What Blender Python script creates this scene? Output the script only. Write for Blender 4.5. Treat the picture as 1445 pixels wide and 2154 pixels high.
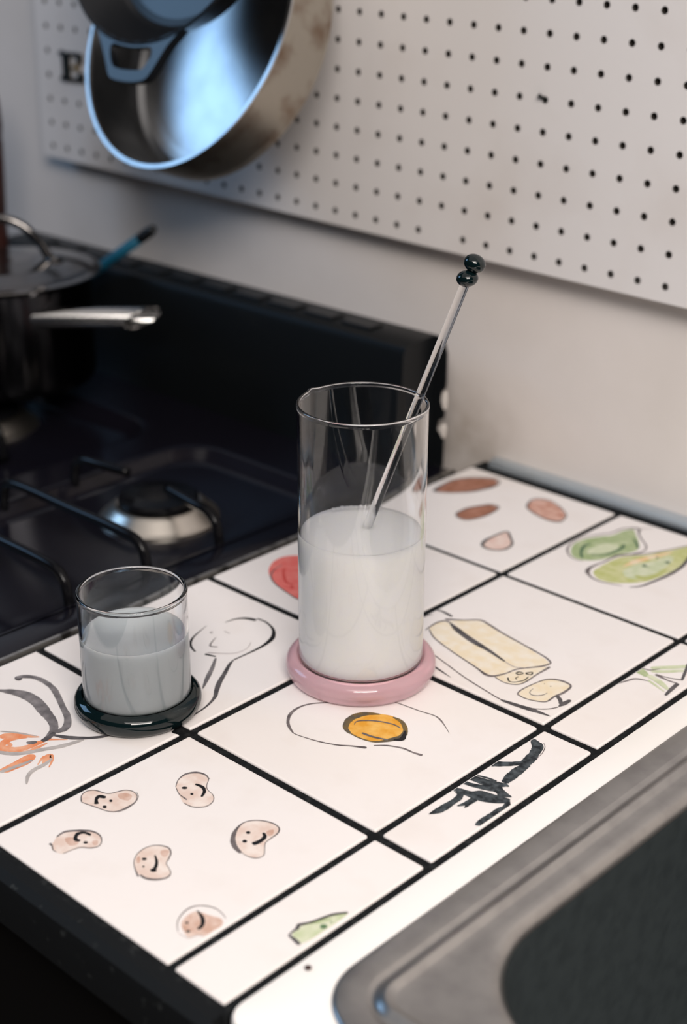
import bpy, bmesh, math, random
from mathutils import Vector, Matrix
random.seed(7)
for o in list(bpy.data.objects): bpy.data.objects.remove(o)
SC = bpy.context.scene
COL = SC.collection
ZC = 900.0                       # counter top above the floor, mm; all sizes below are in mm

def P(x, y, z=0.0):
    return Vector((x/1000.0, y/1000.0, (z+ZC)/1000.0))

# ------------------------------------------------------------------ camera
cam = bpy.data.cameras.new('camera'); cam_o = bpy.data.objects.new('camera', cam); COL.objects.link(cam_o)
Rx = Vector((0.72698, 0.68665, 0.00229)); Dn = Vector((0.27316, -0.28614, -0.91843)); Fw = Vector((-0.62999, 0.66830, -0.39558))
m = Matrix((Rx, -Dn, -Fw)).transposed().to_4x4(); m.translation = P(620.9, -524.4, 499.0)
cam_o.matrix_world = m
cam.sensor_fit = 'VERTICAL'; cam.sensor_height = 36.0; cam.sensor_width = 24.0; cam.lens = 52.40
cam.clip_start = 0.02; cam.clip_end = 30
cam.dof.use_dof = True; cam.dof.focus_distance = 0.92; cam.dof.aperture_fstop = 4.5; cam.dof.aperture_blades = 0
SC.camera = cam_o
# ------------------------------------------------------------------ world, lights, exposure
SC.view_settings.view_transform = 'Standard'; SC.view_settings.look = 'None'
SC.view_settings.gamma = 1.0; SC.view_settings.use_curve_mapping = False
SC.view_settings.exposure = -0.13
w = bpy.data.worlds.new('world'); SC.world = w; w.use_nodes = True
w.node_tree.nodes['Background'].inputs[0].default_value = (0.62, 0.72, 0.90, 1); w.node_tree.nodes['Background'].inputs[1].default_value = 0.035

def area(name, loc, target, sx, sy, power, color, roll=None):
    l = bpy.data.lights.new(name, 'AREA'); l.shape = 'RECTANGLE'; l.size = sx; l.size_y = sy; l.energy = power; l.color = color
    o = bpy.data.objects.new(name, l); COL.objects.link(o)
    z = (loc-target).normalized()
    x = (roll if roll else Vector((1, 0, 0))); x = (x - z*x.dot(z)).normalized(); y = z.cross(x)
    mm = Matrix((x, y, z)).transposed().to_4x4(); mm.translation = loc; o.matrix_world = mm
    return o
# three long tubes of the ceiling lamp over the cook's shoulder
for i, off in enumerate((-0.20, 0.0, 0.20)):
    area('ceiling_tube', P(800+off*640, -720-off*690, 1480), P(60, 120, 0), 1.15, 0.075, 2.5, (1.0, 0.925, 0.87), Rx)
# light coming back off the pale ceiling
area('ceiling_bounce', P(420, -620, 1620), P(420, -620, 0), 2.8, 2.2, 12.0, (1.0, 0.93, 0.88))
# the wide kitchen window behind the photographer's shoulder
area('kitchen_window', P(1193, -835, 1243), P(60, 160, 60), 1.05, 0.45, 34.0, (1.0, 0.93, 0.87), Rx)
# blue daylight from the small window on the far left
area('window_daylight', P(-1900, -600, 1130), P(-410, 370, 376), 0.80, 0.72, 8.5, (0.36, 0.63, 1.0), Vector((0.64, -0.77, 0)))

# ------------------------------------------------------------------ materials
MATS = {}
def mat(name, color, rough=0.5, metal=0.0, trans=0.0, ior=1.45, coat=0.0, spec=0.5, sss=0.0, sssr=(0.01, 0.01, 0.01), noise=None, bump=None, thin=None):
    m = bpy.data.materials.new(name); m.use_nodes = True; nt = m.node_tree; b = nt.nodes['Principled BSDF']
    b.inputs['Base Color'].default_value = (*color, 1); b.inputs['Roughness'].default_value = rough
    b.inputs['Metallic'].default_value = metal; b.inputs['Transmission Weight'].default_value = trans
    b.inputs['IOR'].default_value = ior; b.inputs['Coat Weight'].default_value = coat; b.inputs['Specular IOR Level'].default_value = spec
    if sss:
        b.inputs['Subsurface Weight'].default_value = sss; b.inputs['Subsurface Radius'].default_value = sssr; b.inputs['Subsurface Scale'].default_value = 1.0
    if noise or bump:
        tc = nt.nodes.new('ShaderNodeTexCoord')
    if noise:      # (scale, second colour, low, high, detail)
        sc, c2, lo, hi = noise[:4]
        n = nt.nodes.new('ShaderNodeTexNoise'); n.inputs['Scale'].default_value = sc; n.inputs['Detail'].default_value = noise[4] if len(noise) > 4 else 4
        nt.links.new(tc.outputs['Object'], n.inputs['Vector'])
        r = nt.nodes.new('ShaderNodeValToRGB'); r.color_ramp.elements[0].position = lo; r.color_ramp.elements[1].position = hi
        r.color_ramp.elements[0].color = (*color, 1); r.color_ramp.elements[1].color = (*c2, 1)
        nt.links.new(n.outputs['Fac'], r.inputs['Fac']); nt.links.new(r.outputs['Color'], b.inputs['Base Color'])
    if bump:       # (scale, strength, distance)
        n2 = nt.nodes.new('ShaderNodeTexNoise'); n2.inputs['Scale'].default_value = bump[0]; n2.inputs['Detail'].default_value = 3
        nt.links.new(tc.outputs['Object'], n2.inputs['Vector'])
        bp = nt.nodes.new('ShaderNodeBump'); bp.inputs['Strength'].default_value = bump[1]; bp.inputs['Distance'].default_value = bump[2]
        nt.links.new(n2.outputs['Fac'], bp.inputs['Height']); nt.links.new(bp.outputs['Normal'], b.inputs['Normal'])
    MATS[name] = m
    return m
mat('wall_paint', (0.71, 0.66, 0.63), 0.6, noise=(7, (0.65, 0.60, 0.565), 0.45, 0.75), bump=(60, 0.06, 0.002))
mat('board_paint', (0.70, 0.67, 0.66), 0.5, noise=(9, (0.65, 0.61, 0.59), 0.5, 0.75))
mat('hardboard', (0.030, 0.024, 0.020), 0.8)
mat('strip_paint', (0.30, 0.29, 0.28), 0.7)
mat('floor_board', (0.10, 0.06, 0.04), 0.5, noise=(12, (0.06, 0.035, 0.025), 0.4, 0.6))
mat('tile_glaze', (0.825, 0.78, 0.762), 0.38, spec=0.35, noise=(28, (0.785, 0.73, 0.70), 0.52, 0.85, 6), bump=(160, 0.02, 0.0005))
mat('grout', (0.007, 0.008, 0.009), 0.75, spec=0.12, noise=(220, (0.026, 0.028, 0.029), 0.5, 0.8), bump=(300, 0.4, 0.0005))
mat('edge_black', (0.007, 0.008, 0.009), 0.6, spec=0.15, noise=(120, (0.05, 0.055, 0.055), 0.64, 0.8), bump=(90, 0.4, 0.001))
mat('cabinet_black', (0.004, 0.004, 0.004), 0.6, spec=0.1)
mat('laminate', (0.92, 0.89, 0.86), 0.35, spec=0.4)
mat('raw_edge', (0.42, 0.34, 0.26), 0.8, noise=(150, (0.2, 0.15, 0.11), 0.4, 0.6))
mat('back_trim', (0.55, 0.62, 0.68), 0.28, metal=0.8)
mat('sink_steel', (0.42, 0.41, 0.40), 0.33, metal=1.0, noise=(60, (0.35, 0.34, 0.335), 0.4, 0.7), bump=(400, 0.03, 0.0003))
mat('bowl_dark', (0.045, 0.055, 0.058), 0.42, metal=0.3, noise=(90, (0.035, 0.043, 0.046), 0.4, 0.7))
mat('enamel_black', (0.006, 0.0055, 0.009), 0.17, spec=0.5)
mat('enamel_matte', (0.005, 0.006, 0.007), 0.35, spec=0.25)
mat('stove_edge', (0.55, 0.52, 0.48), 0.35, metal=0.9, noise=(60, (0.12, 0.11, 0.10), 0.5, 0.62))
mat('chip_paint', (0.62, 0.58, 0.54), 0.7)
mat('cast_grate', (0.004, 0.004, 0.005), 0.20, spec=0.2)
mat('burner_alu', (0.55, 0.51, 0.46), 0.32, metal=1.0)
mat('steel', (0.62, 0.61, 0.60), 0.16, metal=1.0)
mat('pot_steel', (0.032, 0.032, 0.035), 0.13, metal=1.0)
mat('lid_steel', (0.20, 0.19, 0.185), 0.13, metal=1.0)
mat('teal_handle', (0.010, 0.10, 0.17), 0.4)
mat('black_plastic', (0.008, 0.009, 0.010), 0.4)
mat('redwood', (0.040, 0.010, 0.007), 0.45, noise=(30, (0.025, 0.007, 0.005), 0.4, 0.6))
mat('pan_inside', (0.50, 0.50, 0.50), 0.30, metal=1.0, noise=(35, (0.42, 0.42, 0.43), 0.4, 0.7))
mat('pan_outside', (0.46, 0.42, 0.36), 0.34, metal=1.0, noise=(24, (0.16, 0.075, 0.03), 0.50, 0.74, 8))
mat('cast_iron', (0.006, 0.007, 0.009), 0.30, spec=0.55)
mat('letter_black', (0.008, 0.009, 0.008), 0.5)
mat('letter_brown', (0.22, 0.16, 0.08), 0.6)
mat('clear_glass', (1.0, 1.0, 1.0), 0.0, trans=1.0, ior=1.47)
mat('pink_glass', (1.0, 0.67, 0.73), 0.02, trans=0.62, ior=1.45)
mat('green_glass', (0.002, 0.007, 0.008), 0.04, spec=0.6)
mat('cloudy_white', (0.99, 0.975, 0.94), 0.12, sss=1.0, sssr=(0.010, 0.010, 0.009))
mat('cloudy_shaded', (0.44, 0.48, 0.50), 0.10, sss=1.0, sssr=(0.012, 0.012, 0.012))  # same drink as cloudy_white; dimmer light over the dark foot coloured in
PAINTS = dict(ink=((0.010, 0.010, 0.012), None), ink2=((0.055, 0.052, 0.056), (0.12, 0.11, 0.115)), line=((0.10, 0.085, 0.088), (0.22, 0.19, 0.19)), pale=((0.42, 0.38, 0.38), None),
    bean=((0.70, 0.55, 0.48), (0.80, 0.71, 0.655)), bean2=((0.58, 0.38, 0.30), (0.76, 0.62, 0.55)), brown=((0.55, 0.35, 0.27), (0.68, 0.51, 0.44)), yolk=((0.70, 0.32, 0.03), (0.80, 0.47, 0.12)), dkyolk=((0.20, 0.13, 0.04), (0.07, 0.07, 0.065)),
    butter=((0.79, 0.68, 0.50), (0.82, 0.755, 0.65)), green=((0.32, 0.41, 0.20), (0.46, 0.52, 0.32)), lgreen=((0.52, 0.58, 0.37), (0.66, 0.68, 0.52)), dgreen=((0.06, 0.13, 0.075), (0.13, 0.22, 0.11)), ygreen=((0.47, 0.50, 0.19), (0.60, 0.60, 0.34)), ygreen2=((0.42, 0.46, 0.15), (0.5, 0.52, 0.25)),
    peach=((0.76, 0.52, 0.27), (0.80, 0.68, 0.52)), brush=((0.012, 0.016, 0.020), (0.075, 0.09, 0.10)), orange=((0.74, 0.24, 0.10), (0.78, 0.42, 0.27)), wash=((0.38, 0.35, 0.34), (0.50, 0.46, 0.44)), gray=((0.13, 0.12, 0.125), (0.26, 0.24, 0.245)),
    almond=((0.30, 0.125, 0.075), (0.42, 0.20, 0.14)), almond2=((0.50, 0.24, 0.17), (0.70, 0.46, 0.39)), almond3=((0.70, 0.50, 0.44), (0.76, 0.62, 0.56)), red=((0.74, 0.15, 0.135), (0.78, 0.23, 0.20)), redline=((0.60, 0.08, 0.07), None))
for k, (c1, c2) in PAINTS.items():
    mat('paint_'+k, c1, 0.5, spec=0.25, noise=((110 if k != 'brush' else 260, c2, 0.38, 0.66, 5) if c2 else None))

def stain(mname, centre, radius, color, amount):      # grease mark with a ragged edge
    nt = MATS[mname].node_tree; b = nt.nodes['Principled BSDF']; src = b.inputs['Base Color'].links[0].from_socket
    tc = nt.nodes.new('ShaderNodeTexCoord'); mp = nt.nodes.new('ShaderNodeMapping'); mp.vector_type = 'POINT'
    s = 1000.0/radius; c = P(*centre); mp.inputs['Scale'].default_value = (s, s, s); mp.inputs['Location'].default_value = (-c.x*s, -c.y*s, -c.z*s)
    gr = nt.nodes.new('ShaderNodeTexGradient'); gr.gradient_type = 'SPHERICAL'; nz = nt.nodes.new('ShaderNodeTexNoise'); nz.inputs['Scale'].default_value = 40
    nt.links.new(tc.outputs['Object'], mp.inputs['Vector']); nt.links.new(mp.outputs['Vector'], gr.inputs['Vector']); nt.links.new(tc.outputs['Object'], nz.inputs['Vector'])
    mu = nt.nodes.new('ShaderNodeMath'); mu.operation = 'MULTIPLY'; nt.links.new(gr.outputs['Fac'], mu.inputs[0]); nt.links.new(nz.outputs['Fac'], mu.inputs[1])
    m2 = nt.nodes.new('ShaderNodeMath'); m2.operation = 'MULTIPLY'; m2.use_clamp = True; m2.inputs[1].default_value = amount; nt.links.new(mu.outputs[0], m2.inputs[0])
    mx = nt.nodes.new('ShaderNodeMix'); mx.data_type = 'RGBA'; nt.links.new(m2.outputs[0], mx.inputs['Factor']); nt.links.new(src, mx.inputs[6]); mx.inputs[7].default_value = (*color, 1)
    nt.links.new(mx.outputs[2], b.inputs['Base Color'])
stain('wall_paint', (-185, 500, 8), 75, (0.30, 0.24, 0.18), 1.1)
# ------------------------------------------------------------------ mesh helpers (mm in, metres out)
def obj(name, verts, faces, material, parent=None, smooth=False, fmats=None, loc=None):
    """one mesh object; verts are counter-frame mm (or local mm when loc is given)"""
    me = bpy.data.meshes.new(name)
    if loc is None: vv = [P(*v) for v in verts]
    else: vv = [Vector(v)/1000.0 for v in verts]
    me.from_pydata([tuple(v) for v in vv], [], faces)
    mats = material if isinstance(material, (list, tuple)) else [material]
    for mname in mats: me.materials.append(MATS[mname])
    if fmats: me.polygons.foreach_set('material_index', fmats)
    bm = bmesh.new(); bm.from_mesh(me); bmesh.ops.recalc_face_normals(bm, faces=bm.faces); bm.to_mesh(me); bm.free()
    if smooth:
        me.polygons.foreach_set('use_smooth', [True]*len(me.polygons))
        if smooth != 'all': me.set_sharp_from_angle(angle=math.radians(smooth if isinstance(smooth, (int, float)) and smooth is not True else 40))
    me.update()
    o = bpy.data.objects.new(name, me); COL.objects.link(o)
    if loc is not None: o.matrix_world = loc if isinstance(loc, Matrix) else Matrix.Translation(loc)
    if parent is not None: adopt(o, parent)
    return o
def adopt(o, parent):
    mw = o.matrix_world.copy(); o.parent = parent; o.matrix_parent_inverse = parent.matrix_world.inverted() if parent.type == 'EMPTY' or True else Matrix(); o.matrix_world = mw
def empty(name, x, y, z, label, cat, group=None):
    o = bpy.data.objects.new(name, None); o.empty_display_size = 0.03; COL.objects.link(o); o.matrix_world = Matrix.Translation(P(x, y, z))
    return tag(o, label, cat, group)
def tag(o, label, cat, group=None):
    o['label'] = label; o['category'] = cat
    if group: o['group'] = group
    return o
def struct(o): o['kind'] = 'structure'; return o
class MB:
    def __init__(s): s.v = []; s.f = []; s.m = []
    def add(s, v, f, m=0):
        n = len(s.v); s.v += [tuple(q) for q in v]; s.f += [tuple(i+n for i in q) for q in f]; s.m += [m]*len(f); return s
    def box(s, x0, x1, y0, y1, z0, z1, m=0, ch=0.0):
        if not ch:
            v = [(x, y, z) for z in (z0, z1) for x, y in ((x0, y0), (x1, y0), (x1, y1), (x0, y1))]
            return s.add(v, [(3, 2, 1, 0), (4, 5, 6, 7), (0, 1, 5, 4), (1, 2, 6, 5), (2, 3, 7, 6), (3, 0, 4, 7)], m)
        return s.loft([rr(x0, x1, y0, y1, ch, z0, 2), rr(x0, x1, y0, y1, ch, z1-ch, 2), rr(x0+ch*.3, x1-ch*.3, y0+ch*.3, y1-ch*.3, ch, z1-ch*.3, 2), rr(x0+ch, x1-ch, y0+ch, y1-ch, ch*.5, z1, 2)], m)
    def loft(s, rings, m=0, cap=(True, True), closed=True):
        n = len(rings[0]); base = len(s.v)
        for r in rings: s.v += [tuple(q) for q in r]
        for i in range(len(rings)-1):
            for j in range(n if closed else n-1):
                a = base+i*n+j; b = base+i*n+(j+1) % n
                s.f.append((a, b, b+n, a+n)); s.m.append(m)
        if cap[0]: s.f.append(tuple(base+j for j in reversed(range(n)))); s.m.append(m)
        if cap[1]: s.f.append(tuple(base+(len(rings)-1)*n+j for j in range(n))); s.m.append(m)
        return s
    def tube(s, pts, r, n=10, m=0, cap=(True, True)):
        pts = [Vector(p) for p in pts]; rings = []; rs = r if isinstance(r, (list, tuple)) else [r]*len(pts)
        t = (pts[1]-pts[0]).normalized(); u = t.orthogonal().normalized()
        for i, p in enumerate(pts):
            a = pts[max(0, i-1)]; b = pts[min(len(pts)-1, i+1)]; t = (b-a).normalized()
            u = (u-t*u.dot(t)).normalized(); w = t.cross(u)
            rings.append([p+(u*math.cos(2*math.pi*k/n)+w*math.sin(2*math.pi*k/n))*rs[i] for k in range(n)])
        return s.loft(rings, m, cap)
    def lathe(s, prof, c=(0, 0, 0), n=64, m=0, frame=None):
        idx = []; ms = list(m) if isinstance(m, (list, tuple)) else [m]*(len(prof)-1); pp = [prof[0]]; mm2 = []
        for i in range(len(prof)-1):      # holding loops keep long walls straight under smooth shading
            a, b = prof[i], prof[i+1]; L = math.hypot(b[0]-a[0], b[1]-a[1])
            if L > 4:
                for t in (0.35/L, 1-0.35/L): pp.append((a[0]+(b[0]-a[0])*t, a[1]+(b[1]-a[1])*t)); mm2.append(ms[i])
            pp.append(b); mm2.append(ms[i])
        prof, ms = pp, mm2
        for r, z in prof:
            if r < 1e-6: idx.append([len(s.v)]); q = [(0, 0, z)]
            else: idx.append(list(range(len(s.v), len(s.v)+n))); q = [(r*math.cos(2*math.pi*k/n), r*math.sin(2*math.pi*k/n), z) for k in range(n)]
            for a in q: s.v.append((a[0]+c[0], a[1]+c[1], a[2]+c[2]))
        for i in range(len(prof)-1):
            A, B = idx[i], idx[i+1]
            for k in range(n):
                k2 = (k+1) % n
                if len(A) == 1 and len(B) == 1: continue
                if len(A) == 1: s.f.append((A[0], B[k2], B[k]))
                elif len(B) == 1: s.f.append((A[k], A[k2], B[0]))
                else: s.f.append((A[k], A[k2], B[k2], B[k]))
                s.m.append(ms[i])
        return s
    def prism(s, poly, z0, z1, m=0):
        n = len(poly)
        return s.add([(x, y, z0) for x, y in poly]+[(x, y, z1) for x, y in poly], [tuple(reversed(range(n))), tuple(range(n, 2*n))]+[(i, (i+1) % n, (i+1) % n+n, i+n) for i in range(n)], m)
    def build(s, name, material, parent=None, smooth=False, loc=None):
        return obj(name, s.v, s.f, material, parent, smooth, s.m if isinstance(material, (list, tuple)) else None, loc)
def rr(x0, x1, y0, y1, r, z, n=8):
    out = []; r = max(r, 1e-3)
    for cx, cy, a0 in ((x1-r, y1-r, 0), (x0+r, y1-r, 90), (x0+r, y0+r, 180), (x1-r, y0+r, 270)):
        for k in range(n+1):
            a = math.radians(a0+90*k/n); out.append((cx+r*math.cos(a), cy+r*math.sin(a), z))
    return out
def catmull(pts, closed=False, k=5):
    n = len(pts); out = []
    if n < 3 and not closed: return [tuple(p) for p in pts]
    rng = range(n if closed else n-1)
    for i in rng:
        p = [pts[(i+j) % n] if closed else pts[min(max(i+j, 0), n-1)] for j in (-1, 0, 1, 2)]
        for q in range(k):
            t = q/k
            out.append(tuple(0.5*((2*b)+(c-a)*t+(2*a-5*b+4*c-d)*t*t+(3*b-a-3*c+d)*t*t*t) for a, b, c, d in zip(*p)))
    if not closed: out.append(tuple(pts[-1]))
    return out

# ------------------------------------------------------------------ the setting
WALL = 500.0
struct(MB().box(-2200, 2600, WALL, WALL+120, -ZC, 1700).build('wall_back', 'wall_paint'))
struct(MB().box(-2200, 2600, -2600, WALL+120, -ZC-60, -ZC).build('floor', 'floor_board'))

# ------------------------------------------------------------------ tiled counter
XE = dict(a=(-160.7, -6.2), b=(0.0, 152.2), c=(157.4, 193.5)); YE = {'0': (-153.7, -6.3), '1': (0.0, 152.5), '2': (159.0, 313.8), '3': (319.2, 475.2)}
ctr = empty('tiled_counter', 17, 160, -ZC, 'counter of white hand-painted tiles with black grout between stove and sink', 'counter')
MB().box(-163.5, 198.0, -158, 497.5, -34, -1.6).build('grout_bed', 'grout', ctr)
MB().loft([[(x, -158, -1.2), (x, -164, -1.6), (x, -169, -5), (x, -170, -12), (x, -170, -34), (x, -158, -34)] for x in (-163.5, 0, 100, 197)]).build('front_edge', 'edge_black', ctr, 30)
MB().box(-163, 197.5, -150, 480, -ZC, -35).build('cabinet', 'cabinet_black', ctr)
MB().loft([[(x, 488, -1.6), (x, 488.6, 1.8), (x, 491, 4.2), (x, 495, 5.2), (x, 499.3, 5.5), (x, 499.3, -1.6)] for x in (-152, 20, 198)]).build('back_trim', 'back_trim', ctr, 30)
tiles = {}
for cn, (x0, x1) in XE.items():
    for rn, (y0, y1) in YE.items():
        if cn+rn == 'a0':       # corner chipped away
            poly = [(x0, y0), (x1, y0), (x1, -9.4), (-10.6, -10.8), (-14.0, -9.0), (-14.6, y1), (x0, y1)]
            cxm, cym = (x0+x1)/2, (y0+y1)/2
            ins = lambda d: [(x-(d if x > cxm else -d), y-(d if y > cym else -d)) for x, y in poly]
            t = MB().loft([[(x, y, -6) for x, y in poly], [(x, y, -0.9) for x, y in poly], [(x, y, -0.25) for x, y in ins(0.4)], [(x, y, 0) for x, y in ins(1.1)]])
        else:
            t = MB().loft([rr(x0, x1, y0, y1, 1.2, -6, 3), rr(x0, x1, y0, y1, 1.2, -0.9, 3), rr(x0+.4, x1-.4, y0+.4, y1-.4, 1.1, -0.25, 3), rr(x0+1.1, x1-1.1, y0+1.1, y1-1.1, 0.8, 0, 3)])
        tiles[cn+rn] = t.build('tile', 'tile_glaze', ctr)

def paint(tile, name, items):
    x0, x1 = XE[tile[0]]; y0, y1 = YE[tile[1]]
    cl = lambda x, y, z: (min(max(x, x0+1.2), x1-1.2), min(max(y, y0+1.2), y1-1.2), z)
    b = MB(); mats = []; zf = 0.06; zs = 0.16
    for it in items:
        mn = 'paint_'+it[1]
        if mn not in mats: mats.append(mn)
        mi = mats.index(mn)
        if it[0] == 'f':
            pts = catmull(it[2], True, 4); zf += 0.012
            bm = bmesh.new(); vs = [bm.verts.new(cl(x, y, zf)) for x, y in pts]
            try:
                f = bm.faces.new(vs); bmesh.ops.triangulate(bm, faces=[f])
            except Exception: pass
            bm.verts.index_update()
            z2 = zf+(0.14 if it[1] in ('ink', 'dgreen', 'brush', 'redline', 'line', 'ink2') else 0)
            b.add([(v.co.x, v.co.y, z2) for v in bm.verts], [tuple(v.index for v in f.verts) for f in bm.faces], mi); bm.free()
        else:
            q = catmull([(x, y, wd) for (x, y), wd in zip(it[2], it[3])], False, 5); zs += 0.008
            L = []; Rr = []
            for i, (x, y, wd) in enumerate(q):
                a = q[max(0, i-1)]; c = q[min(len(q)-1, i+1)]; dx, dy = c[0]-a[0], c[1]-a[1]; dl = math.hypot(dx, dy) or 1
                wd = max(wd, 0.3)*(0.92+0.16*random.random())*0.5*(1.4 if it[1] == 'ink' else 1.15)
                if i in (0, len(q)-1): wd *= 0.6
                L.append(cl(x-dy/dl*wd, y+dx/dl*wd, zs)); Rr.append(cl(x+dy/dl*wd, y-dx/dl*wd, zs))
            n = len(q)
            b.add(L+Rr, [(i, i+n, i+n+1, i+1) for i in range(n-1)], mi)
    o = b.build(name, mats, tiles[tile])
    return o
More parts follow.
